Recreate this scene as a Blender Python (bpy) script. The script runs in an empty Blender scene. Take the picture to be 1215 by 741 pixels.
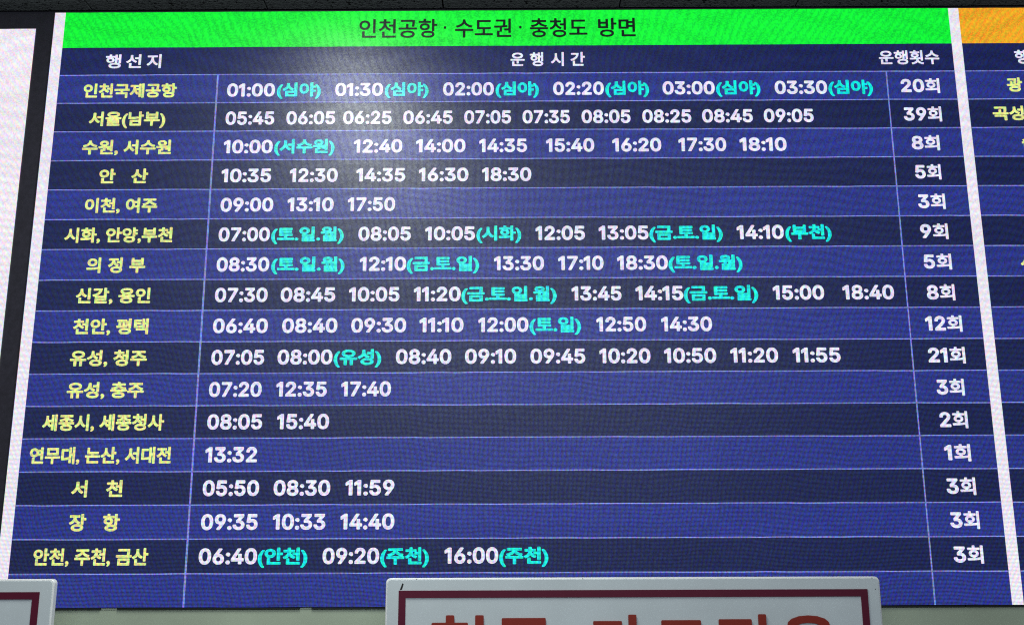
import bpy, bmesh, math, random
from math import radians, pi
import numpy as np
random.seed(7)
sc = bpy.context.scene
col = sc.collection

# ------------------------------------------------------------------ camera
cam = bpy.data.cameras.new('camera')
camera = bpy.data.objects.new('camera', cam)
col.objects.link(camera)
camera.location = (0.02544, -3.1293, 1.55)
camera.rotation_euler = (1.7924935, 0.0035605, 0.0039111)
cam.sensor_width = 36
cam.lens = 35.544
cam.clip_start = 0.05
cam.clip_end = 100
sc.camera = camera

# ------------------------------------------------------------------ world, lamps, exposure
world = bpy.data.worlds.new('World')
sc.world = world
world.use_nodes = True
world.node_tree.nodes['Background'].inputs['Color'].default_value = (0.80, 0.88, 1.0, 1)
world.node_tree.nodes['Background'].inputs['Strength'].default_value = 0.10
sc.view_settings.view_transform = 'Standard'
sc.view_settings.look = 'None'
sc.view_settings.exposure = 0
sc.view_settings.gamma = 1
sc.cycles.use_denoising = False
sc.cycles.max_bounces = 5
sc.cycles.pixel_filter_type = 'BLACKMAN_HARRIS'
sc.cycles.filter_width = 1.15
sc.cycles.sample_clamp_indirect = 2.0


def area(name, loc, rot, sx, sy, power, color):
    l = bpy.data.lights.new(name, 'AREA')
    l.shape = 'RECTANGLE'
    l.size, l.size_y = sx, sy
    l.energy = power
    l.color = color
    o = bpy.data.objects.new(name, l)
    col.objects.link(o)
    o.location = loc
    o.rotation_euler = rot
    return o


# the hall's ceiling strip lamp whose reflection lies on the screen, and the soft hall light
area('ceiling_strip_lamp', (-0.59, -1.00, 3.34), (0, 0, radians(3)), 0.18, 1.0, 40.0, (0.95, 1.0, 0.93))
area('hall_light', (0.1, -3.7, 3.2), (radians(62), 0, 0), 2.6, 1.2, 56, (0.86, 0.94, 1.0))

# ------------------------------------------------------------------ helpers


def lin(c):
    return tuple(((v / 255) / 12.92 if v / 255 <= 0.04045 else ((v / 255 + 0.055) / 1.055) ** 2.4) for v in c)


def link(o, parent=None):
    col.objects.link(o)
    if parent:
        o.parent = parent
    return o


def tag(o, label=None, cat=None, group=None, kind=None):
    if label: o['label'] = label
    if cat: o['category'] = cat
    if group: o['group'] = group
    if kind: o['kind'] = kind
    return o


def empty(name, loc=(0, 0, 0)):
    o = bpy.data.objects.new(name, None)
    o.location = loc
    o.empty_display_size = 0.1
    return link(o)


def mesh_obj(name, verts, faces, m, parent=None, loc=None):
    me = bpy.data.meshes.new(name)
    me.from_pydata([tuple(v) for v in verts], [], faces)
    me.materials.append(m)
    me.update()
    o = bpy.data.objects.new(name, me)
    link(o, parent)
    if loc: o.location = loc
    return o


def box_data(x0, x1, y0, y1, z0, z1):
    v = [(x0, y0, z0), (x1, y0, z0), (x1, y1, z0), (x0, y1, z0), (x0, y0, z1), (x1, y0, z1), (x1, y1, z1), (x0, y1, z1)]
    f = [(0, 3, 2, 1), (4, 5, 6, 7), (0, 1, 5, 4), (1, 2, 6, 5), (2, 3, 7, 6), (3, 0, 4, 7)]
    return v, f


def box(name, x0, x1, y0, y1, z0, z1, m, parent=None, bevel=0.0):
    v, f = box_data(x0, x1, y0, y1, z0, z1)
    o = mesh_obj(name, v, f, m, parent)
    if bevel:
        b = o.modifiers.new('bevel', 'BEVEL')
        b.width = bevel
        b.segments = 3
    return o


def boxes(name, lst, m, parent=None):
    V, F = [], []
    for b in lst:
        v, f = box_data(*b)
        k = len(V)
        V += v
        F += [tuple(i + k for i in q) for q in f]
    return mesh_obj(name, V, F, m, parent)


def flat(name, x0, x1, z0, z1, y, m, parent=None):
    return mesh_obj(name, [(x0, y, z0), (x1, y, z0), (x1, y, z1), (x0, y, z1)], [(0, 1, 2, 3)], m, parent)


# ------------------------------------------------------------------ materials
class N:
    def __init__(self, name):
        self.m = bpy.data.materials.new(name)
        self.m.use_nodes = True
        self.t = self.m.node_tree
        self.b = self.t.nodes['Principled BSDF']

    def n(self, kind, **kw):
        x = self.t.nodes.new(kind)
        for k, v in kw.items():
            setattr(x, k, v)
        return x

    def l(self, a, b):
        self.t.links.new(a, b)

    def math(self, op, a, b=None, c=None):
        x = self.n('ShaderNodeMath', operation=op)
        for i, v in enumerate((a, b, c)):
            if v is None: continue
            if isinstance(v, (int, float)): x.inputs[i].default_value = v
            else: self.l(v, x.inputs[i])
        return x.outputs[0]


PITCH = 0.00385         # distance between the screen's diodes
DEPTH = 0.74            # how dark the gaps between diodes are


def led_group():
    """Relative light of the red, green and blue diode at a point of the screen: a lattice of
    diodes with dark gaps, each diode a little brighter or dimmer than its neighbours."""
    g = bpy.data.node_groups.new('diode_lattice', 'ShaderNodeTree')
    g.interface.new_socket('Light', in_out='OUTPUT', socket_type='NodeSocketColor')
    n, l = g.nodes, g.links
    out = n.new('NodeGroupOutput')
    geo = n.new('ShaderNodeNewGeometry')
    sep = n.new('ShaderNodeSeparateXYZ')
    l.new(geo.outputs['Position'], sep.inputs[0])

    def mt(op, a, b=None, c=None):
        x = n.new('ShaderNodeMath')
        x.operation = op
        for i, v in enumerate((a, b, c)):
            if v is None: continue
            if isinstance(v, (int, float)): x.inputs[i].default_value = v
            else: l.new(v, x.inputs[i])
        return x.outputs[0]

    # the modules are never mounted perfectly true: the lattice wanders by a fraction of a diode
    wob = n.new('ShaderNodeTexNoise')
    wob.inputs['Scale'].default_value = 2.6
    wob.inputs['Detail'].default_value = 2
    l.new(geo.outputs['Position'], wob.inputs['Vector'])
    ws_ = n.new('ShaderNodeSeparateColor')
    l.new(wob.outputs['Color'], ws_.inputs[0])
    # ... and each module is calibrated a little brighter or dimmer than the next
    mu = mt('FLOOR', mt('DIVIDE', sep.outputs['X'], 0.32))
    mv = mt('FLOOR', mt('DIVIDE', sep.outputs['Z'], 0.16))
    mc = n.new('ShaderNodeCombineXYZ')
    l.new(mu, mc.inputs[0])
    l.new(mv, mc.inputs[1])
    mw = n.new('ShaderNodeTexWhiteNoise')
    mw.noise_dimensions = '2D'
    l.new(mc.outputs[0], mw.inputs['Vector'])
    cal = mt('MULTIPLY_ADD', mw.outputs['Value'], 0.10, 0.95)
    u = mt('MULTIPLY_ADD', ws_.outputs[0], 5.0, mt('DIVIDE', sep.outputs['X'], PITCH))
    v = mt('MULTIPLY_ADD', ws_.outputs[1], 5.0, mt('DIVIDE', sep.outputs['Z'], PITCH))
    cu, cv = mt('FLOOR', u), mt('FLOOR', v)
    comb = n.new('ShaderNodeCombineXYZ')
    l.new(cu, comb.inputs[0])
    l.new(cv, comb.inputs[1])
    wn = n.new('ShaderNodeTexWhiteNoise')
    wn.noise_dimensions = '2D'
    l.new(comb.outputs[0], wn.inputs['Vector'])
    wsep = n.new('ShaderNodeSeparateColor')
    l.new(wn.outputs['Color'], wsep.inputs[0])
    vm = mt('MULTIPLY_ADD', mt('COSINE', mt('MULTIPLY', v, 2 * pi)), DEPTH * 0.8, 1.0)
    cc = n.new('ShaderNodeCombineColor')
    for i in range(3):
        ph = (i - 1) * 0.30
        um = mt('MULTIPLY_ADD', mt('COSINE', mt('MULTIPLY', mt('ADD', u, ph), 2 * pi)), DEPTH, 1.0)
        r = mt('MULTIPLY_ADD', wsep.outputs[i], 0.76, 0.62)
        l.new(mt('MULTIPLY', mt('MULTIPLY', mt('MULTIPLY', um, vm), r), cal), cc.inputs[i])
    l.new(cc.outputs[0], out.inputs[0])
    return g


LED = led_group()


def led(name, rgb, gain=1.0, mod=1.0):
    """a lit area of the screen; mod: how clearly its diodes stand apart (bright ones bloom together)"""
    a = N(name)
    a.b.inputs['Base Color'].default_value = (0.009, 0.010, 0.012, 1)
    a.b.inputs['Roughness'].default_value = 0.44
    a.b.inputs['Specular IOR Level'].default_value = 0.36
    grp = a.n('ShaderNodeGroup')
    grp.node_tree = LED
    c = lin(rgb)
    mx = a.n('ShaderNodeMix', data_type='RGBA', blend_type='MULTIPLY')
    mx.inputs['Factor'].default_value = 1
    mx.inputs['A'].default_value = (*[v * gain for v in c], 1)
    ev = a.n('ShaderNodeMix', data_type='RGBA', blend_type='MIX')
    ev.inputs['Factor'].default_value = mod
    ev.inputs['A'].default_value = (1, 1, 1, 1)
    a.l(grp.outputs[0], ev.inputs['B'])
    a.l(ev.outputs['Result'], mx.inputs['B'])
    sp = a.n('ShaderNodeSeparateColor')
    a.l(grp.outputs[0], sp.inputs[0])
    a.l(a.math('MULTIPLY_ADD', sp.outputs[1], 0.24, 0.12), a.b.inputs['Specular IOR Level'])
    a.l(mx.outputs['Result'], a.b.inputs['Emission Color'])
    a.b.inputs['Emission Strength'].default_value = 1.0
    return a.m


M_green = led('screen_green', (8, 240, 54), 1.0, 0.62)
M_orange = led('screen_orange', (238, 168, 36), 1.0, 0.7)
M_head = led('screen_heading_navy', (22, 31, 84))
M_blue = led('screen_row_blue', (40, 51, 131))
M_dark = led('screen_row_navy', (22, 31, 77))
M_line = led('screen_rule', (122, 132, 208))
M_strip = led('screen_white_strip', (234, 229, 240), 1.0, 0.42)
M_white = led('screen_white_text', (231, 229, 250), 1.0, 0.6)
M_yellow = led('screen_yellow_text', (226, 236, 140), 1.0, 0.7)
M_cyan = led('screen_cyan_text', (0, 234, 222), 1.0, 0.7)
M_black = led('screen_black_text', (2, 16, 8))
M_page = led('screen_white_page', (238, 230, 240), 1.0, 0.50)


def plain(name, rgb, rough=0.5, spec=0.5, noise=0.12, scale=30, bump=0.0, metallic=0.0):
    a = N(name)
    c = rgb
    tc = a.n('ShaderNodeTexCoord')
    nz = a.n('ShaderNodeTexNoise')
    nz.inputs['Scale'].default_value = scale
    nz.inputs['Detail'].default_value = 6
    a.l(tc.outputs['Object'], nz.inputs['Vector'])
    rp = a.n('ShaderNodeValToRGB')
    rp.color_ramp.elements[0].position = 0.3
    rp.color_ramp.elements[1].position = 0.7
    rp.color_ramp.elements[0].color = (*[v * (1 - noise) for v in c], 1)
    rp.color_ramp.elements[1].color = (*[min(1, v * (1 + noise)) for v in c], 1)
    a.l(nz.outputs[0], rp.inputs[0])
    a.l(rp.outputs[0], a.b.inputs['Base Color'])
    a.b.inputs['Roughness'].default_value = rough
    a.b.inputs['Specular IOR Level'].default_value = spec
    a.b.inputs['Metallic'].default_value = metallic
    if bump:
        bp = a.n('ShaderNodeBump')
        bp.inputs['Strength'].default_value = bump
        bp.inputs['Distance'].default_value = 0.002
        a.l(nz.outputs[0], bp.inputs['Height'])
        a.l(bp.outputs[0], a.b.inputs['Normal'])
    return a.m


M_case = plain('black_powder_coat', (0.024, 0.022, 0.034), 0.5, noise=0.2, scale=60)
M_sign = plain('sign_white_acrylic', (0.66, 0.725, 0.76), 0.35, noise=0.05, scale=6)
M_edge_highlight = plain('sign_edge_highlight', (0.90, 0.91, 0.92), 0.3, noise=0.03)  # whiter than the panel: the edge highlight is put into this colour
M_maroon = plain('sign_maroon_film', (0.115, 0.008, 0.030), 0.35, noise=0.06, scale=12)
M_red = plain('sign_red_film', (0.28, 0.026, 0.014), 0.4, noise=0.06, scale=12)
M_ink = plain('black_scuff', (0.01, 0.01, 0.01), 0.7)
M_fascia = plain('grey_green_panel', (0.44, 0.51, 0.39), 0.55, noise=0.16, scale=2.3)
M_gap_shade = plain('gap_shade_black', (0.008, 0.012, 0.010), 0.7)  # black that stands for the shade in the gap under the screen
M_wall = plain('dark_wall_paint', (0.045, 0.044, 0.062), 0.8, noise=0.12, scale=8)
M_void = plain('dark_plenum', (0.01, 0.01, 0.01), 0.9)
M_steel = plain('bracket_steel', (0.35, 0.35, 0.36), 0.4, metallic=0.8)


def tile_material():
    a = N('mineral_ceiling_tile')
    tc = a.n('ShaderNodeTexCoord')
    vo = a.n('ShaderNodeTexNoise')
    vo.inputs['Scale'].default_value = 62
    vo.inputs['Detail'].default_value = 3
    vo.inputs['Distortion'].default_value = 1.2
    a.l(tc.outputs['Object'], vo.inputs['Vector'])
    rp = a.n('ShaderNodeValToRGB')
    rp.color_ramp.elements[0].position = 0.34
    rp.color_ramp.elements[0].color = (0.02, 0.02, 0.02, 1)
    rp.color_ramp.elements[1].position = 0.43
    rp.color_ramp.elements[1].color = (0.52, 0.57, 0.54, 1)
    a.l(vo.outputs[0], rp.inputs[0])
    a.l(rp.outputs[0], a.b.inputs['Base Color'])
    a.b.inputs['Roughness'].default_value = 0.9
    bp = a.n('ShaderNodeBump')
    bp.inputs['Distance'].default_value = 0.004
    a.l(vo.outputs[0], bp.inputs['Height'])
    a.l(bp.outputs[0], a.b.inputs['Normal'])
    return a.m


M_tile = tile_material()

# ------------------------------------------------------------------ the words on the screen (metres on the screen plane)
ROWS = {
    1: {
        'places': [('인천국제공항', -1.4135, -1.1017)],
        'times': [('01:00', -0.9331, -0.7732), ('(심야)', -0.7667, -0.6193), ('01:30', -0.5717, -0.4122), ('(심야)', -0.4062, -0.26), ('02:00', -0.2116, -0.0421), ('(심야)', -0.0367, 0.1085), ('02:20', 0.1558, 0.3249), ('(심야)', 0.3294, 0.4757), ('03:00', 0.5207, 0.6943), ('(심야)', 0.699, 0.8469), ('03:30', 0.8944, 1.069), ('(심야)', 1.0734, 1.2212)],
        'count': ('20회', 1.315, 1.444),
        'next_place': ('광', 1.6683, 1.7199),
    },
    2: {
        'places': [('서울(남부)', -1.3862, -1.1323)],
        'times': [('05:45', -0.9322, -0.7703), ('06:05', -0.7305, -0.5681), ('06:25', -0.5418, -0.3811), ('06:45', -0.3425, -0.1783), ('07:05', -0.1405, 0.015), ('07:35', 0.053, 0.2096), ('08:05', 0.2488, 0.4109), ('08:25', 0.45, 0.6121), ('08:45', 0.6481, 0.8157), ('09:05', 0.8523, 1.017)],
        'count': ('39회', 1.3156, 1.4409),
        'next_place': ('곡성', 1.6102, 1.7131),
    },
    3: {
        'places': [('수원, 서수원', -1.4001, -1.1061)],
        'times': [('10:00', -0.9324, -0.771), ('(서수원)', -0.7663, -0.5665), ('12:40', -0.5034, -0.3433), ('14:00', -0.2982, -0.1354), ('14:35', -0.0903, 0.0672), ('15:40', 0.13, 0.2885), ('16:20', 0.3482, 0.5092), ('17:30', 0.5661, 0.7229), ('18:10', 0.767, 0.9213)],
        'count': ('8회', 1.3327, 1.4244),
        'next_place': ('순', 1.6946, 1.7472),
    },
    4: {
        'places': [('안   산', -1.3351, -1.1747)],
        'times': [('10:35', -0.9341, -0.7711), ('12:30', -0.7103, -0.5528), ('14:35', -0.492, -0.3318), ('16:30', -0.2876, -0.1253), ('18:30', -0.0806, 0.0806)],
        'count': ('5회', 1.3349, 1.4194),
    },
    5: {
        'places': [('이천, 여주', -1.3731, -1.1368)],
        'times': [('09:00', -0.9308, -0.7593), ('13:10', -0.7131, -0.563), ('17:50', -0.5169, -0.3628)],
        'count': ('3회', 1.3349, 1.4233),
    },
    6: {
        'places': [('시화, 안양,부천', -1.4296, -1.0803)],
        'times': [('07:00', -0.9311, -0.7655), ('(토.일.월)', -0.7612, -0.5268), ('08:05', -0.4796, -0.3096), ('10:05', -0.2636, -0.1029), ('(시화)', -0.0983, 0.0466), ('12:05', 0.0926, 0.2521), ('13:05', 0.2964, 0.457), ('(금.토.일)', 0.4597, 0.696), ('14:10', 0.7417, 0.8931), ('(부천)', 0.8977, 1.0469)],
        'count': ('9회', 1.333, 1.4226),
    },
    7: {
        'places': [('의 정 부', -1.3496, -1.1607)],
        'times': [('08:30', -0.9315, -0.7625), ('(토.일.월)', -0.7562, -0.5207), ('12:10', -0.472, -0.3232), ('(금.토.일)', -0.3215, -0.0889), ('13:30', -0.0413, 0.119), ('17:10', 0.1647, 0.3096), ('18:30', 0.3534, 0.5155), ('(토.일.월)', 0.5176, 0.7548)],
        'count': ('5회', 1.3345, 1.4237),
        'next_place': ('사', 1.6443, 1.6995),
    },
    8: {
        'places': [('신갈, 용인', -1.3745, -1.1365)],
        'times': [('07:30', -0.9307, -0.7629), ('08:45', -0.7212, -0.547), ('10:05', -0.5034, -0.3422), ('11:20', -0.297, -0.1474), ('(금.토.일.월)', -0.1455, 0.158), ('13:45', 0.2058, 0.3644), ('14:15', 0.4092, 0.5608), ('(금.토.일)', 0.5621, 0.7989), ('15:00', 0.8461, 1.0089), ('18:40', 1.0676, 1.231)],
        'count': ('8회', 1.335, 1.4244),
    },
    9: {
        'places': [('천안, 평택', -1.3743, -1.1354)],
        'times': [('06:40', -0.9307, -0.757), ('08:40', -0.7116, -0.5368), ('09:30', -0.493, -0.3192), ('11:10', -0.2771, -0.1378), ('12:00', -0.0908, 0.0676), ('(토.일)', 0.071, 0.2339), ('12:50', 0.2825, 0.4397), ('14:30', 0.4874, 0.6478)],
        'count': ('12회', 1.321, 1.4367),
    },
    10: {
        'places': [('유성, 청주', -1.3749, -1.133)],
        'times': [('07:05', -0.9298, -0.7634), ('08:00', -0.7215, -0.5489), ('(유성)', -0.5452, -0.3952), ('08:40', -0.3496, -0.1752), ('09:10', -0.1323, 0.0284), ('09:45', 0.0729, 0.2453), ('10:20', 0.29, 0.4499), ('10:50', 0.493, 0.6562), ('11:20', 0.7009, 0.8501), ('11:55', 0.8963, 1.0457)],
        'count': ('21회', 1.3205, 1.4365),
    },
    11: {
        'places': [('유성, 충주', -1.3752, -1.1343)],
        'times': [('07:20', -0.9309, -0.7665), ('12:35', -0.7207, -0.563), ('17:40', -0.5179, -0.3627)],
        'count': ('3회', 1.3367, 1.4233),
    },
    12: {
        'places': [('세종시, 세종청사', -1.4417, -1.0638)],
        'times': [('08:05', -0.9298, -0.7595), ('15:40', -0.7138, -0.5522)],
        'count': ('2회', 1.3367, 1.4236),
    },
    13: {
        'places': [('연무대, 논산, 서대전', -1.4713, -1.0357)],
        'times': [('13:32', -0.9297, -0.7702)],
        'count': ('1회', 1.3417, 1.4221),
    },
    14: {
        'places': [('서   천', -1.333, -1.1763)],
        'times': [('05:50', -0.931, -0.7588), ('08:30', -0.7144, -0.5413), ('11:59', -0.4949, -0.3454)],
        'count': ('3회', 1.338, 1.427),
    },
    15: {
        'places': [('장   항', -1.3313, -1.1768)],
        'times': [('09:35', -0.9297, -0.7577), ('10:33', -0.7121, -0.5524), ('14:40', -0.5069, -0.3432)],
        'count': ('3회', 1.3393, 1.4277),
    },
    16: {
        'places': [('안천, 주천, 금산', -1.4293, -1.0829)],
        'times': [('06:40', -0.9303, -0.7545), ('(안천)', -0.7524, -0.6025), ('09:20', -0.5573, -0.3867), ('(주천)', -0.3834, -0.2369), ('16:00', -0.19, -0.0283), ('(주천)', -0.0258, 0.1224)],
        'count': ('3회', 1.3394, 1.429),
    },
}
HEADINGS = [('행', -1.3487, -1.2962), ('선', -1.2791, -1.228), ('지', -1.2095, -1.161), ('운 행', 0.0137, 0.1236), ('시 간', 0.1494, 0.2639), ('운행횟수', 1.2507, 1.4528), ('행', 1.7052, 1.7546)]
TITLE = [('인천공항', -0.4983, -0.2335), ('·', -0.2121, -0.2035), ('수도권', -0.1735, 0.0169), ('·', 0.0435, 0.0521), ('충청도', 0.0797, 0.2741), ('방면', 0.3106, 0.4373)]
NOTICE = [('현', -0.209531, -0.0613396), ('금', -0.0345081, 0.12644), ('카', 0.229037, 0.38288), ('드', 0.408515, 0.552966), ('전', 0.579753, 0.720646), ('용', 0.75557, 0.909195)]
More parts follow.
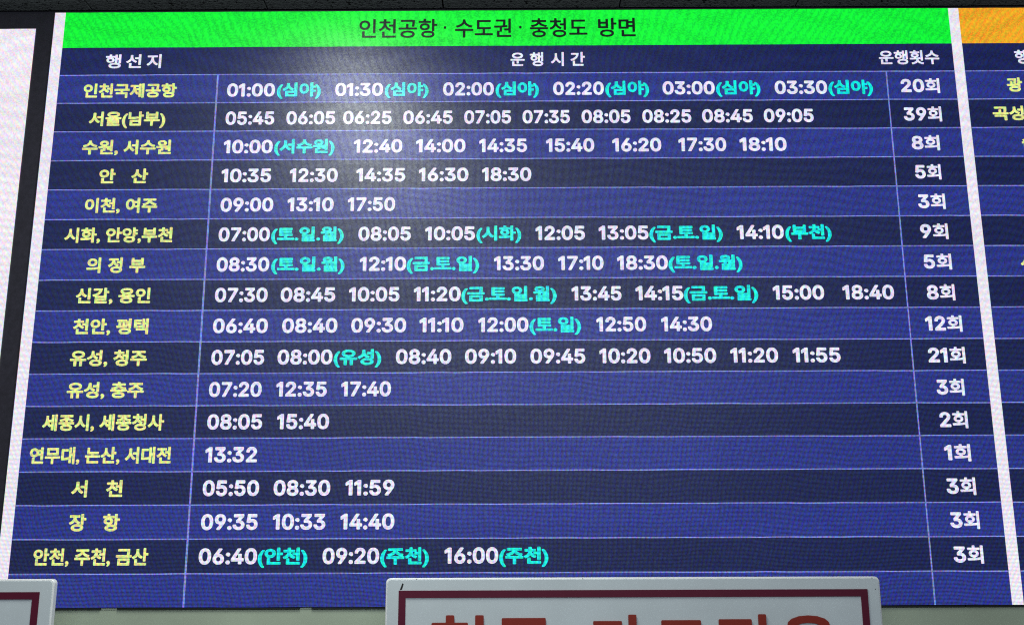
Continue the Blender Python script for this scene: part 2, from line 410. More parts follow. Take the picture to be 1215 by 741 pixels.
DIGITS = {
    '0': (0.453, [
        [(0.227, -0.007), (0.199, -0.005), (0.174, 0.001), (0.151, 0.011), (0.13, 0.024), (0.111, 0.041), (0.095, 0.062), (0.08, 0.086), (0.069, 0.113), (0.06, 0.144), (0.053, 0.178), (0.049, 0.214), (0.048, 0.254), (0.049, 0.294), (0.053, 0.33), (0.06, 0.364), (0.069, 0.395), (0.081, 0.422), (0.095, 0.447), (0.112, 0.467), (0.13, 0.484), (0.151, 0.498), (0.174, 0.508), (0.2, 0.514), (0.227, 0.516), (0.254, 0.514), (0.279, 0.508), (0.302, 0.498), (0.323, 0.484), (0.342, 0.467), (0.358, 0.447), (0.372, 0.422), (0.384, 0.395), (0.393, 0.364), (0.4, 0.33), (0.404, 0.294), (0.405, 0.254), (0.404, 0.214), (0.4, 0.178), (0.393, 0.144), (0.384, 0.113), (0.373, 0.086), (0.359, 0.062), (0.342, 0.041), (0.323, 0.024), (0.302, 0.011), (0.279, 0.001), (0.254, -0.005)],
        [(0.227, 0.05), (0.245, 0.051), (0.261, 0.056), (0.276, 0.063), (0.29, 0.074), (0.303, 0.087), (0.313, 0.103), (0.323, 0.122), (0.33, 0.144), (0.336, 0.168), (0.34, 0.194), (0.343, 0.223), (0.344, 0.254), (0.343, 0.285), (0.34, 0.314), (0.336, 0.341), (0.33, 0.365), (0.323, 0.387), (0.303, 0.422), (0.29, 0.435), (0.276, 0.446), (0.261, 0.453), (0.245, 0.458), (0.227, 0.46), (0.209, 0.458), (0.192, 0.453), (0.177, 0.446), (0.163, 0.435), (0.151, 0.422), (0.14, 0.405), (0.131, 0.387), (0.123, 0.365), (0.117, 0.341), (0.113, 0.314), (0.11, 0.285), (0.109, 0.254), (0.11, 0.223), (0.113, 0.194), (0.117, 0.168), (0.123, 0.144), (0.131, 0.122), (0.14, 0.103), (0.151, 0.087), (0.163, 0.074), (0.177, 0.063), (0.192, 0.056), (0.209, 0.051)],
    ]),
    '1': (0.29, [
        [(0.135, 0), (0.205, 0), (0.205, 0.508), (0.145, 0.508), (0.025, 0.425), (0.025, 0.352), (0.135, 0.425)],
    ]),
    '2': (0.453, [
        [(0.064, 0), (0.064, 0.047), (0.234, 0.229), (0.261, 0.257), (0.282, 0.282), (0.299, 0.305), (0.311, 0.327), (0.318, 0.348), (0.32, 0.36), (0.319, 0.385), (0.317, 0.397), (0.308, 0.419), (0.293, 0.436), (0.273, 0.449), (0.262, 0.454), (0.237, 0.459), (0.224, 0.46), (0.196, 0.457), (0.184, 0.453), (0.162, 0.441), (0.145, 0.424), (0.134, 0.402), (0.13, 0.39), (0.127, 0.362), (0.066, 0.362), (0.067, 0.384), (0.071, 0.405), (0.077, 0.424), (0.086, 0.442), (0.098, 0.459), (0.111, 0.473), (0.126, 0.486), (0.143, 0.496), (0.162, 0.505), (0.182, 0.511), (0.203, 0.514), (0.225, 0.516), (0.247, 0.514), (0.268, 0.511), (0.288, 0.505), (0.306, 0.497), (0.323, 0.486), (0.337, 0.474), (0.35, 0.461), (0.361, 0.445), (0.37, 0.428), (0.376, 0.411), (0.38, 0.392), (0.381, 0.372), (0.378, 0.345), (0.371, 0.318), (0.365, 0.304), (0.357, 0.29), (0.336, 0.259), (0.322, 0.241), (0.288, 0.202), (0.153, 0.06), (0.153, 0.057), (0.389, 0.057), (0.389, 0)],
    ]),
    '3': (0.453, [
        [(0.218, -0.007), (0.195, -0.006), (0.173, -0.003), (0.152, 0.002), (0.114, 0.019), (0.098, 0.03), (0.083, 0.043), (0.07, 0.057), (0.06, 0.074), (0.052, 0.091), (0.046, 0.111), (0.044, 0.132), (0.109, 0.132), (0.111, 0.119), (0.12, 0.097), (0.126, 0.087), (0.134, 0.078), (0.154, 0.064), (0.165, 0.059), (0.191, 0.052), (0.204, 0.05), (0.234, 0.051), (0.262, 0.056), (0.287, 0.067), (0.297, 0.074), (0.307, 0.083), (0.315, 0.093), (0.321, 0.104), (0.328, 0.13), (0.329, 0.145), (0.326, 0.172), (0.322, 0.184), (0.316, 0.196), (0.299, 0.217), (0.288, 0.226), (0.275, 0.234), (0.26, 0.24), (0.242, 0.244), (0.223, 0.247), (0.201, 0.248), (0.157, 0.248), (0.157, 0.299), (0.288, 0.448), (0.288, 0.452), (0.07, 0.452), (0.07, 0.509), (0.372, 0.509), (0.372, 0.461), (0.211, 0.278), (0.211, 0.289), (0.239, 0.29), (0.264, 0.288), (0.287, 0.284), (0.308, 0.276), (0.327, 0.265), (0.344, 0.253), (0.359, 0.239), (0.371, 0.222), (0.381, 0.205), (0.387, 0.186), (0.392, 0.166), (0.393, 0.145), (0.392, 0.123), (0.387, 0.103), (0.38, 0.084), (0.37, 0.066), (0.358, 0.05), (0.344, 0.036), (0.327, 0.023), (0.309, 0.012), (0.288, 0.004), (0.266, -0.002), (0.243, -0.006)],
    ]),
    '4': (0.453, [
        [(0.04, 0.105), (0.04, 0.158), (0.247, 0.509), (0.311, 0.509), (0.109, 0.166), (0.109, 0.163), (0.413, 0.163), (0.413, 0.105)],
        [(0.282, 0), (0.282, 0.318), (0.343, 0.318), (0.343, 0)],
    ]),
    '5': (0.453, [
        [(0.221, -0.007), (0.199, -0.006), (0.178, -0.002), (0.159, 0.003), (0.14, 0.011), (0.123, 0.021), (0.108, 0.032), (0.094, 0.045), (0.083, 0.06), (0.073, 0.076), (0.066, 0.093), (0.062, 0.111), (0.06, 0.13), (0.122, 0.13), (0.127, 0.108), (0.138, 0.089), (0.145, 0.08), (0.163, 0.066), (0.173, 0.06), (0.196, 0.052), (0.208, 0.05), (0.236, 0.051), (0.25, 0.053), (0.264, 0.058), (0.276, 0.064), (0.288, 0.072), (0.307, 0.092), (0.32, 0.117), (0.327, 0.146), (0.328, 0.162), (0.327, 0.178), (0.32, 0.208), (0.314, 0.221), (0.306, 0.233), (0.297, 0.244), (0.286, 0.254), (0.275, 0.262), (0.262, 0.269), (0.233, 0.276), (0.218, 0.277), (0.192, 0.275), (0.167, 0.268), (0.156, 0.264), (0.136, 0.252), (0.128, 0.246), (0.067, 0.253), (0.096, 0.509), (0.366, 0.509), (0.366, 0.452), (0.151, 0.452), (0.134, 0.301), (0.155, 0.315), (0.178, 0.325), (0.19, 0.329), (0.216, 0.333), (0.229, 0.334), (0.247, 0.333), (0.279, 0.326), (0.294, 0.321), (0.308, 0.314), (0.321, 0.306), (0.334, 0.296), (0.345, 0.285), (0.355, 0.273), (0.364, 0.26), (0.372, 0.246), (0.379, 0.231), (0.388, 0.199), (0.391, 0.163), (0.39, 0.139), (0.385, 0.117), (0.379, 0.095), (0.369, 0.076), (0.357, 0.057), (0.343, 0.041), (0.327, 0.027), (0.309, 0.015), (0.289, 0.006), (0.268, -0.001), (0.245, -0.005)],
    ]),
    '6': (0.453, [
        [(0.226, -0.007), (0.203, -0.005), (0.182, -0.001), (0.161, 0.005), (0.142, 0.015), (0.125, 0.026), (0.109, 0.04), (0.096, 0.056), (0.084, 0.074), (0.075, 0.094), (0.069, 0.115), (0.065, 0.138), (0.064, 0.162), (0.065, 0.18), (0.068, 0.199), (0.073, 0.219), (0.08, 0.239), (0.089, 0.261), (0.102, 0.285), (0.118, 0.311), (0.137, 0.34), (0.252, 0.509), (0.322, 0.509), (0.151, 0.261), (0.145, 0.261), (0.159, 0.281), (0.179, 0.299), (0.196, 0.307), (0.224, 0.314), (0.257, 0.313), (0.278, 0.309), (0.298, 0.303), (0.316, 0.295), (0.332, 0.284), (0.346, 0.271), (0.359, 0.257), (0.37, 0.24), (0.378, 0.221), (0.384, 0.201), (0.388, 0.18), (0.389, 0.157), (0.388, 0.134), (0.384, 0.112), (0.377, 0.092), (0.368, 0.073), (0.356, 0.055), (0.343, 0.039), (0.327, 0.026), (0.31, 0.014), (0.291, 0.005), (0.271, -0.002), (0.249, -0.006)],
        [(0.226, 0.048), (0.241, 0.049), (0.267, 0.056), (0.289, 0.07), (0.299, 0.079), (0.314, 0.101), (0.32, 0.114), (0.327, 0.142), (0.327, 0.173), (0.32, 0.201), (0.307, 0.225), (0.299, 0.235), (0.279, 0.251), (0.267, 0.258), (0.254, 0.262), (0.226, 0.265), (0.198, 0.262), (0.186, 0.258), (0.174, 0.252), (0.153, 0.235), (0.138, 0.214), (0.132, 0.201), (0.128, 0.188), (0.125, 0.158), (0.128, 0.128), (0.132, 0.114), (0.145, 0.09), (0.153, 0.079), (0.163, 0.07), (0.186, 0.056), (0.198, 0.052), (0.212, 0.049)],
    ]),
    '7': (0.453, [
        [(0.097, 0), (0.323, 0.448), (0.323, 0.452), (0.062, 0.452), (0.062, 0.509), (0.391, 0.509), (0.391, 0.449), (0.165, 0)],
    ]),
    '8': (0.453, [
        [(0.226, -0.007), (0.201, -0.006), (0.178, -0.002), (0.156, 0.003), (0.136, 0.011), (0.117, 0.021), (0.101, 0.033), (0.086, 0.047), (0.074, 0.062), (0.064, 0.078), (0.057, 0.096), (0.053, 0.115), (0.052, 0.135), (0.055, 0.166), (0.059, 0.181), (0.065, 0.195), (0.072, 0.208), (0.09, 0.231), (0.101, 0.241), (0.125, 0.256), (0.153, 0.265), (0.153, 0.267), (0.135, 0.273), (0.119, 0.282), (0.105, 0.293), (0.093, 0.308), (0.083, 0.324), (0.076, 0.342), (0.072, 0.36), (0.07, 0.38), (0.072, 0.399), (0.075, 0.417), (0.082, 0.434), (0.09, 0.45), (0.101, 0.464), (0.114, 0.477), (0.129, 0.488), (0.146, 0.498), (0.164, 0.506), (0.184, 0.511), (0.204, 0.514), (0.226, 0.516), (0.248, 0.514), (0.269, 0.511), (0.288, 0.506), (0.306, 0.498), (0.323, 0.488), (0.337, 0.477), (0.35, 0.464), (0.361, 0.45), (0.37, 0.434), (0.377, 0.417), (0.38, 0.399), (0.382, 0.38), (0.38, 0.361), (0.376, 0.342), (0.369, 0.324), (0.359, 0.308), (0.347, 0.293), (0.333, 0.282), (0.318, 0.273), (0.3, 0.267), (0.3, 0.265), (0.327, 0.256), (0.351, 0.241), (0.362, 0.231), (0.372, 0.22), (0.387, 0.195), (0.393, 0.181), (0.4, 0.151), (0.401, 0.135), (0.399, 0.115), (0.395, 0.096), (0.388, 0.078), (0.378, 0.062), (0.366, 0.047), (0.352, 0.033), (0.335, 0.021), (0.317, 0.011), (0.296, 0.003), (0.275, -0.002), (0.251, -0.006)],
        [(0.226, 0.049), (0.258, 0.052), (0.272, 0.055), (0.285, 0.06), (0.296, 0.066), (0.307, 0.074), (0.323, 0.091), (0.329, 0.102), (0.336, 0.126), (0.337, 0.139), (0.336, 0.152), (0.329, 0.177), (0.322, 0.189), (0.305, 0.208), (0.295, 0.216), (0.283, 0.223), (0.256, 0.232), (0.226, 0.235), (0.196, 0.232), (0.169, 0.223), (0.157, 0.216), (0.138, 0.199), (0.13, 0.189), (0.123, 0.177), (0.116, 0.152), (0.115, 0.139), (0.116, 0.126), (0.123, 0.102), (0.129, 0.091), (0.136, 0.082), (0.156, 0.066), (0.167, 0.06), (0.18, 0.055), (0.21, 0.05)],
        [(0.239, 0.29), (0.252, 0.292), (0.274, 0.3), (0.293, 0.313), (0.307, 0.33), (0.316, 0.351), (0.319, 0.376), (0.316, 0.399), (0.313, 0.41), (0.308, 0.42), (0.294, 0.437), (0.285, 0.444), (0.264, 0.454), (0.24, 0.459), (0.226, 0.46), (0.2, 0.457), (0.188, 0.454), (0.167, 0.444), (0.151, 0.429), (0.139, 0.41), (0.134, 0.388), (0.133, 0.376), (0.136, 0.351), (0.139, 0.341), (0.151, 0.321), (0.168, 0.306), (0.178, 0.3), (0.201, 0.292), (0.213, 0.29)],
    ]),
    '9': (0.453, [
        [(0.226, 0.516), (0.249, 0.514), (0.271, 0.51), (0.291, 0.503), (0.31, 0.494), (0.328, 0.482), (0.343, 0.468), (0.356, 0.452), (0.368, 0.434), (0.377, 0.414), (0.384, 0.393), (0.388, 0.371), (0.389, 0.347), (0.388, 0.328), (0.385, 0.309), (0.38, 0.29), (0.373, 0.27), (0.363, 0.248), (0.35, 0.224), (0.334, 0.197), (0.315, 0.168), (0.2, 0), (0.13, 0), (0.301, 0.248), (0.307, 0.248), (0.294, 0.227), (0.281, 0.215), (0.257, 0.202), (0.238, 0.196), (0.218, 0.195), (0.195, 0.196), (0.175, 0.199), (0.155, 0.206), (0.137, 0.214), (0.121, 0.225), (0.106, 0.237), (0.094, 0.252), (0.083, 0.269), (0.074, 0.287), (0.068, 0.307), (0.065, 0.329), (0.064, 0.352), (0.065, 0.375), (0.069, 0.397), (0.075, 0.417), (0.085, 0.436), (0.096, 0.454), (0.11, 0.469), (0.125, 0.483), (0.143, 0.494), (0.162, 0.504), (0.182, 0.51), (0.203, 0.514)],
        [(0.226, 0.46), (0.199, 0.457), (0.174, 0.446), (0.163, 0.438), (0.145, 0.419), (0.138, 0.407), (0.133, 0.395), (0.126, 0.367), (0.125, 0.352), (0.126, 0.336), (0.133, 0.308), (0.138, 0.295), (0.145, 0.284), (0.163, 0.265), (0.174, 0.257), (0.186, 0.251), (0.212, 0.244), (0.226, 0.243), (0.24, 0.244), (0.267, 0.251), (0.279, 0.257), (0.299, 0.273), (0.314, 0.295), (0.32, 0.308), (0.327, 0.335), (0.327, 0.366), (0.324, 0.381), (0.32, 0.394), (0.307, 0.419), (0.29, 0.438), (0.279, 0.446), (0.254, 0.457)],
    ]),
    ':': (0.188, [
        [(0.086, -0.004), (0.07, 0.003), (0.057, 0.016), (0.05, 0.032), (0.05, 0.05), (0.057, 0.066), (0.07, 0.079), (0.086, 0.086), (0.104, 0.086), (0.121, 0.079), (0.134, 0.066), (0.138, 0.059), (0.141, 0.041), (0.138, 0.024), (0.134, 0.016), (0.121, 0.003), (0.104, -0.004)],
        [(0.05, 0.307), (0.05, 0.325), (0.057, 0.342), (0.07, 0.354), (0.078, 0.359), (0.095, 0.362), (0.113, 0.359), (0.128, 0.349), (0.134, 0.342), (0.138, 0.334), (0.141, 0.316), (0.138, 0.299), (0.134, 0.291), (0.121, 0.278), (0.113, 0.274)],
    ]),
}


# ------------------------------------------------------------------ glyph shapes
# A glyph is an outline thickened to the sign's heavy weight: the outline's signed distance is
# sampled on a grid and contoured, then every lettering mesh is put together from these shapes.


def hangul_loops(ch):
    c = bpy.data.curves.new('glyph', 'FONT')
    c.body = ch
    c.fill_mode = 'NONE'
    c.resolution_u = 4
    o = bpy.data.objects.new('glyph', c)
    col.objects.link(o)
    bpy.context.view_layer.update()
    m = o.evaluated_get(bpy.context.evaluated_depsgraph_get()).to_mesh()
    P = np.array([v.co.xy[:] for v in m.vertices])
    E = np.array([e.vertices[:] for e in m.edges])
    segs = np.concatenate([P[E[:, 0]], P[E[:, 1]]], 1)
    bpy.data.objects.remove(o)
    bpy.data.curves.remove(c)
    return segs


def digit_segs(loops):
    s = []
    for l in loops:
        for a, b in zip(l, l[1:] + l[:1]):
            s.append((*a, *b))
    return np.array(s)


def thicken(segs, d, step, winding, square=False):
    x0, y0 = segs[:, [0, 2]].min() - d - 2 * step, segs[:, [1, 3]].min() - d - 2 * step
    x1, y1 = segs[:, [0, 2]].max() + d + 2 * step, segs[:, [1, 3]].max() + d + 2 * step
    nx, ny = int((x1 - x0) / step) + 2, int((y1 - y0) / step) + 2
    gx, gy = x0 + np.arange(nx) * step, y0 + np.arange(ny) * step
    X, Y = np.meshgrid(gx + 1e-5, gy + 1.3e-5, indexing='ij')
    D = np.full(X.shape, 1e9)
    W = np.zeros(X.shape)
    for ax, ay, bx, by in segs:
        dx, dy = bx - ax, by - ay
        q = dx * dx + dy * dy + 1e-12
        t = np.clip(((X - ax) * dx + (Y - ay) * dy) / q, 0, 1)
        ex, ey = X - ax - t * dx, Y - ay - t * dy
        D = np.minimum(D, np.maximum(abs(ex), abs(ey)) ** 2 if square else ex ** 2 + ey ** 2)
        if ay != by:
            hit = ((ay > Y) != (by > Y)) & (X < ax + (Y - ay) * dx / (dy if dy else 1e-12))
            W += np.where(hit, (1 if dy > 0 else -1) if winding else 1, 0)
    inside = (W != 0) if winding else (np.mod(W, 2) > 0.5)
    F = np.where(inside, np.sqrt(D), -np.sqrt(D)) + d
    verts, faces, vid = [], [], {}

    def corner(i, j):
        k = (i, j)
        if k not in vid:
            vid[k] = len(verts)
            verts.append((gx[i], gy[j]))
        return vid[k]

    def cut(i, j, k, l):
        key = ('e',) + tuple(sorted(((i, j), (k, l))))
        if key not in vid:
            a, b = F[i, j], F[k, l]
            t = a / (a - b)
            vid[key] = len(verts)
            verts.append((gx[i] + (gx[k] - gx[i]) * t, gy[j] + (gy[l] - gy[j]) * t))
        return vid[key]

    pos = F > 0
    for j in range(ny - 1):
        i = 0
        while i < nx - 1:
            c = ((i, j), (i + 1, j), (i + 1, j + 1), (i, j + 1))
            s = [pos[q] for q in c]
            if all(s):
                k = i
                while k < nx - 1 and pos[k + 1, j] and pos[k + 1, j + 1]:
                    k += 1
                faces.append((corner(i, j), corner(k, j), corner(k, j + 1), corner(i, j + 1)))
                i = k
                continue
            if any(s):
                if (s[0] and s[2] and not s[1] and not s[3]) or (s[1] and s[3] and not s[0] and not s[2]):
                    for q in range(4):
                        if s[q]:
                            p0, p1, p2 = c[q - 1], c[q], c[(q + 1) % 4]
                            faces.append((cut(*p0, *p1), corner(*p1), cut(*p1, *p2)))
                else:
                    poly = []
                    for q in range(4):
                        a, b = c[q], c[(q + 1) % 4]
                        if s[q]: poly.append(corner(*a))
                        if s[q] != s[(q + 1) % 4]: poly.append(cut(*a, *b))
                    if len(poly) > 2: faces.append(tuple(poly))
            i += 1
    return np.array(verts), faces


def advance_of(ch):
    s1, s2 = hangul_loops(ch), hangul_loops(ch + ch)
    return float(s2[:, 0].max() - s1[:, 0].max())


_ref = hangul_loops('한')
REF_H = float(_ref[:, 1].max() - _ref[:, 1].min())
REF_C = float(_ref[:, 1].max() + _ref[:, 1].min()) / 2
_cache = {}


def glyph(ch, weight, square=False):
    """(vertices, faces, advance, left, right) with unit height 1, centred at 0"""
    key = (ch, weight, square)
    if key in _cache: return _cache[key]
    if ch in DIGITS:
        adv, loops = DIGITS[ch]
        v, f = thicken(digit_segs(loops), weight, 0.0125, True)
        H = 0.523 + 2 * weight
        c = 0.254
    else:
        segs = hangul_loops(ch)
        adv = advance_of(ch)
        v, f = thicken(segs, weight * REF_H, REF_H / 46, False, square)
        H = REF_H * (1 + 2 * weight)
        c = REF_C
    v = np.column_stack([v[:, 0] / H, (v[:, 1] - c) / H])
    _cache[key] = (v, f, adv / H, v[:, 0].min(), v[:, 0].max())
    return _cache[key]


SPACE = 0.30


def text(name, s, x0, x1, zc, height, y, m, parent, weight_d=0.030, weight_k=0.028, digit_scale=0.86, depth=0.0, drop=0.0, square=False):
    """lettering stretched from x0 to x1, on the plane at depth y"""
    V, F, pen = [], [], 0.0
    for ch in s:
        if ch == ' ':
            pen += SPACE
            continue
        dg = ch in DIGITS
        v, f, adv, a, b = glyph(ch, weight_d if dg else weight_k, square)
        k = digit_scale if dg else 1.0
        base = len(V)
        for q in v:
            V.append((pen + q[0] * k, q[1] * k))
        F += [tuple(i + base for i in p) for p in f]
        pen += adv * k
    V = np.array(V)
    sx = (x1 - x0) / (V[:, 0].max() - V[:, 0].min())
    X = x0 + (V[:, 0] - V[:, 0].min()) * sx
    cx = (x0 + x1) / 2
    pts = [(px - cx, 0, pz * height) for px, pz in zip(X, V[:, 1])]
    o = mesh_obj(name, pts, F, m, parent)
    o.location = (cx, y, zc + drop)
    if depth:
        sd = o.modifiers.new('thickness', 'SOLIDIFY')
        sd.thickness = depth
        sd.offset = 1
    return o


# ------------------------------------------------------------------ ceiling and walls
CEIL = 3.378
WALL_Y = 0.12
ceil = box('ceiling', -3.0, 3.0, -3.6, WALL_Y + 0.3, CEIL + 0.03, CEIL + 0.08, M_void)
tag(ceil, 'dark suspended ceiling of fissured mineral tiles above the screens', kind='structure')
TS = 0.6195
tile_me = None
for r in range(6):
    for c in range(-3, 7):
        xa = -1.4615 + (c - 1) * TS
        ya = WALL_Y - 0.008 - r * TS
        z = CEIL + random.uniform(0, 0.0015)
        v, f = box_data(0.003, TS - 0.003, -TS + 0.003, -0.003, 0, 0.018)
        if tile_me is None:
            o = mesh_obj('ceiling_tile', v, f, M_tile, ceil)
            b = tile_me = o.data
        else:
            o = bpy.data.objects.new('ceiling_tile', tile_me)
            link(o, ceil)
        o.location = (xa, ya, z)
wall = box('back_wall', -3.0, 3.0, WALL_Y, WALL_Y + 0.10, 1.0, CEIL + 0.03, M_wall)
tag(wall, 'dark wall behind the screens', kind='structure')
SB = 1.3595     # bottom edge of the screen
low = box('lower_wall', -3.0, 3.0, 0.004, WALL_Y - 0.002, 0.0, SB - 0.0065, M_fascia, bevel=0.002)
tag(low, 'grey green wall panel under the timetable screen', kind='structure')
# shade of the gap under the screen, put in as black strips with breaks
for a, b in ((-3.0, -1.385), (-1.380, -1.215), (-1.165, -0.62), (-0.585, 0.10), (0.104, 1.36), (1.363, 3.0)):
    box('gap_shade_strip', a, b, 0.000, 0.02, SB - 0.0064, SB - 0.0012 - random.uniform(0, 0.001), M_gap_shade, low)

for a, b in ((-1.215, -1.165), (-0.62, -0.585)):
    box('panel_edge', a + 0.001, b - 0.001, 0.003, 0.02, SB - 0.0064, SB - 0.0020, M_fascia, low)

# ------------------------------------------------------------------ timetable screen
TOP, GB = 3.3071, 3.1767
L0, RH = 3.0760, 0.10121
XE, XL, XC1, XC2, XR, XS = -1.5361, -1.5, -0.9673, 1.2708, 1.5, 1.5346
XEND = 2.9
lines = [L0 - i * RH for i in range(17)]
screen = empty('led_timetable_screen', (0, 0.05, SB))
tag(screen, 'wide blue LED bus timetable screen with a green title bar', 'display screen')
inv = screen.location.copy()


def S(o):
    """parent a part of the screen without moving it"""
    o.parent = screen
    o.location = (o.location[0] - inv[0], o.location[1] - inv[1], o.location[2] - inv[2])
    return o


S(box('cabinet', XE - 0.004, XEND + 0.004, 0.002, WALL_Y - 0.002, SB - 0.0005, TOP + 0.004, M_case))
BY, LY, TY = 0.0, -0.0008, -0.0016
title = S(flat("title_bar", XL, XR, GB, TOP, BY, M_green))


def T(parent, px, *a, **k):
    """text as a child of a screen part whose own origin is moved"""
    o = text(*a, **k)
    o.parent = parent
    w = px
    o.location = (o.location[0] - w[0], o.location[1] - w[1], o.location[2] - w[2])
    return o


ORG = (0, 0, 0)
zt = (TOP + GB) / 2
for s, a, b in TITLE:
    if s == '·':
        cx = (a + b) / 2
        o = mesh_obj('separator_dot', [(0.0045 * math.cos(t * pi / 6), 0, 0.0055 * math.sin(t * pi / 6)) for t in range(12)],
                     [tuple(range(12))], M_black, title)
        o.location = (cx, TY, zt + 0.002)
    else:
        T(title, ORG, 'title_text', s, a, b, zt, 0.069, TY, M_black, title, weight_k=0.021)
S(flat('orange_title_bar', XS, XEND, GB, TOP, BY, M_orange))
S(flat('border_strip', XE, XL, SB, TOP, BY, M_strip))
S(flat('border_strip', XR, XS, SB, TOP, BY, M_strip))
zh = (GB + lines[0]) / 2
head = S(flat('heading_row', XL, XR, lines[0], GB, BY, M_head))
head2 = S(flat('heading_row', XS, XEND, lines[0], GB, BY, M_head))
for s, a, b in HEADINGS:
    T(head2 if a > XS else head, ORG, 'heading_text', s, a, b, zh, 0.050, TY, M_white, head2 if a > XS else head, weight_k=0.030)

for i in range(1, 18):
    za = lines[i - 1]
    zb = lines[i] if i < 17 else SB
    zc = za - RH / 2
    m = M_blue if i % 2 else M_dark
    row = S(flat('table_row', XL, XR, zb, za, BY, m))
    nxt = S(flat('neighbouring_table_row', XS, XEND, zb, za, BY, m))
    dz = -0.0060 * max(0, 1 - (i - 1) / 8)
    if i > 16: continue
    R_ = ROWS[i]
    for s, a, b in R_['places']:
        T(row, ORG, 'destination_text', s, a, b, zc, 0.0505, TY, M_yellow, row, weight_k=0.041, drop=dz * 0.9)
    for s, a, b in R_['times']:
        if s[0] == '(':
            T(row, ORG, 'note_text', s, a, b, zc, 0.0500, TY, M_cyan, row, weight_k=0.048, drop=dz * 0.8)
        else:
            T(row, ORG, 'departure_time', s, a, b, zc, 0.0560, TY, M_white, row, drop=dz)
    s, a, b = R_['count']
    T(row, ORG, 'trip_count', s, a, b, zc, 0.0520, TY, M_white, row, weight_k=0.034, drop=-0.002, digit_scale=0.92)
    if 'next_place' in R_:
        s, a, b = R_['next_place']
        T(nxt, ORG, 'destination_text', s, a, b, zc, 0.0505, TY, M_yellow, nxt, weight_k=0.041, drop=0)
for i, z in enumerate(lines):
    S(flat('row_line', XL, XR, z - 0.0018, z + 0.0018, LY, M_line))
    S(flat('row_line', XS, XEND, z - 0.0018, z + 0.0018, LY, M_line))
S(flat('column_line', XC1 - 0.0030, XC1 + 0.0030, SB, lines[0], LY * 1.4, M_line))
S(flat('column_line', XC2 - 0.0023, XC2 + 0.0023, SB, lines[0], LY * 1.4, M_line))

# ------------------------------------------------------------------ white screen on the left
ws = empty('led_page_screen', (-2.1, 0.05, 1.5))
tag(ws, 'plain white LED screen left of the timetable, cut by the frame', 'display screen')
for o in (box('cabinet', -2.79, -1.5410, 0.006, WALL_Y - 0.002, 1.37, 3.3080, M_case),
          flat('lit_page', -2.786, -1.5983, 1.474, 3.2501, 0.004, M_page)):
    o.parent = ws
    o.location = tuple(-q for q in ws.location)

# ------------------------------------------------------------------ notice boards in front of the wall


def rounded(x0, x1, z0, z1, r, n=6):
    pts = []
    for cx, cz, a0 in ((x1 - r, z1 - r, 0), (x0 + r, z1 - r, 90), (x0 + r, z0 + r, 180), (x1 - r, z0 + r, 270)):
        for k in range(n + 1):
            a = radians(a0 + 90 * k / n)
            pts.append((cx + r * math.cos(a), cz + r * math.sin(a)))
    return pts


def slab(name, x0, x1, z0, z1, y0, y1, r, m, parent, bevel=0):
    p = rounded(x0, x1, z0, z1, r)
    n = len(p)
    V = [(a, y0, b) for a, b in p] + [(a, y1, b) for a, b in p]
    F = [tuple(range(n))[::-1], tuple(range(n, 2 * n))] + [(k, (k + 1) % n, n + (k + 1) % n, n + k) for k in range(n)]
    o = mesh_obj(name, V, F, m, parent)
    if bevel:
        b = o.modifiers.new('bevel', 'BEVEL')
        b.width = bevel
        b.segments = 3
        b.limit_method = 'ANGLE'
        b.angle_limit = radians(60)
    return o


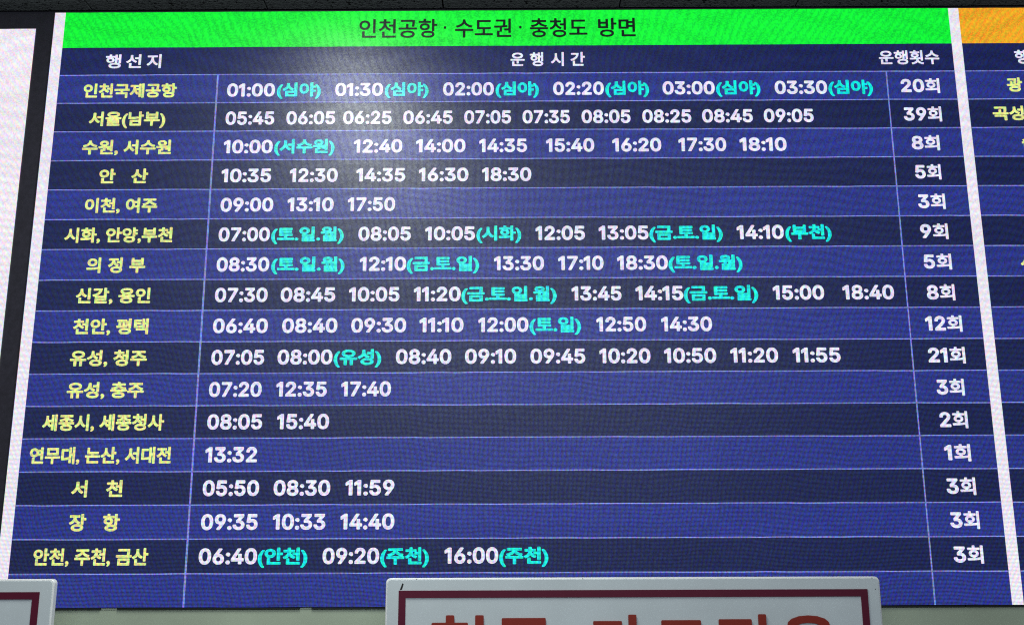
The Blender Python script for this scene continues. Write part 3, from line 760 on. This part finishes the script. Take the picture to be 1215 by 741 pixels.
def notice_board(x0, x1, top, height, label, inset=0.0365):
    cx = (x0 + x1) / 2
    t = empty('notice_board', (cx, -0.19, top - height))
    tag(t, label, 'sign', 'notice boards under the screens')
    hw = (x1 - x0) / 2
    # everything below in the board's own coordinates: origin at the bottom centre
    slab('edge_highlight_rim', -hw, hw, 0, height, -0.019, 0.004, 0.013, M_edge_highlight, t, 0.0035)  # board edge with its bright highlight painted as a white rim
    slab('panel', -hw + 0.0045, hw - 0.0045, 0.0045, height - 0.0045, -0.0200, -0.010, 0.011, M_sign, t, 0.0008)
    w = 0.0195
    a, b, c, d = -hw + inset, hw - inset, inset - 0.004, height - inset + 0.003
    V = [(a, 0, c), (b, 0, c), (b, 0, d), (a, 0, d), (a + w, 0, c + w), (b - w, 0, c + w), (b - w, 0, d - w), (a + w, 0, d - w)]
    V2 = [(x, -0.0022, z) for x, _, z in V]
    F = []
    for k in range(4):
        j = (k + 1) % 4
        F += [(8 + k, 8 + j, 12 + j, 12 + k), (k, j, 8 + j, 8 + k), (4 + j, 4 + k, 12 + k, 12 + j)]
    o = mesh_obj('border_line', [(x, 0, z) for x, _, z in V] + V2, F, M_maroon, t)
    o.location = (0, -0.0202, 0)
    for sx in (-0.6, 0.6):
        box('wall_bracket', sx * hw - 0.015, sx * hw + 0.015, 0.003, 0.195, height * 0.35, height * 0.35 + 0.03, M_steel, t)
    return t, hw


nb, hw = notice_board(-0.3387, 1.0392, 1.4490, 0.36, 'grey white notice board with large red lettering at the bottom centre')
cx, cy, cz = nb.location
for s, a, b in NOTICE:
    top = 1.3495 if s == '현' else {'금': 1.3415, '카': 1.3495, '드': 1.3345, '전': 1.3495, '용': 1.3460}[s]
    o = text('lettering', s, a - cx, b - cx, 0, 0.165, -0.0226, M_red, nb, weight_k=0.026, depth=0.0012, square=True)
    ztop = max(v.co.z for v in o.data.vertices)
    o.location.z = (top - cz) - ztop
# dark scuff by the board's top left corner and specks along its edge
mesh_obj('scuff_mark', [(-0.0035, 0, 0), (0.0030, 0, 0.002), (0.0075, 0, 0.017), (0.0035, 0, 0.019)], [(0, 1, 2, 3)], M_ink, nb,
         (-hw + 0.0425, -0.0203, 0.36 - 0.0325))
for dx, dz in ((0.086, 0.0035), (0.55, 0.003), (1.364, 0.034), (1.357, 0.004)):
    mesh_obj('speck', [(0.0016 * math.cos(k), 0, 0.0013 * math.sin(k)) for k in (0, 1.2, 2.5, 3.8, 5)], [(0, 1, 2, 3, 4)], M_ink, nb,
             (-hw + dx, -0.0203, 0.36 - dz))
nb2, hw2 = notice_board(-2.64, -1.2665, 1.4497, 0.36, 'grey white notice board at the bottom left corner, only its corner in view', inset=0.0375)
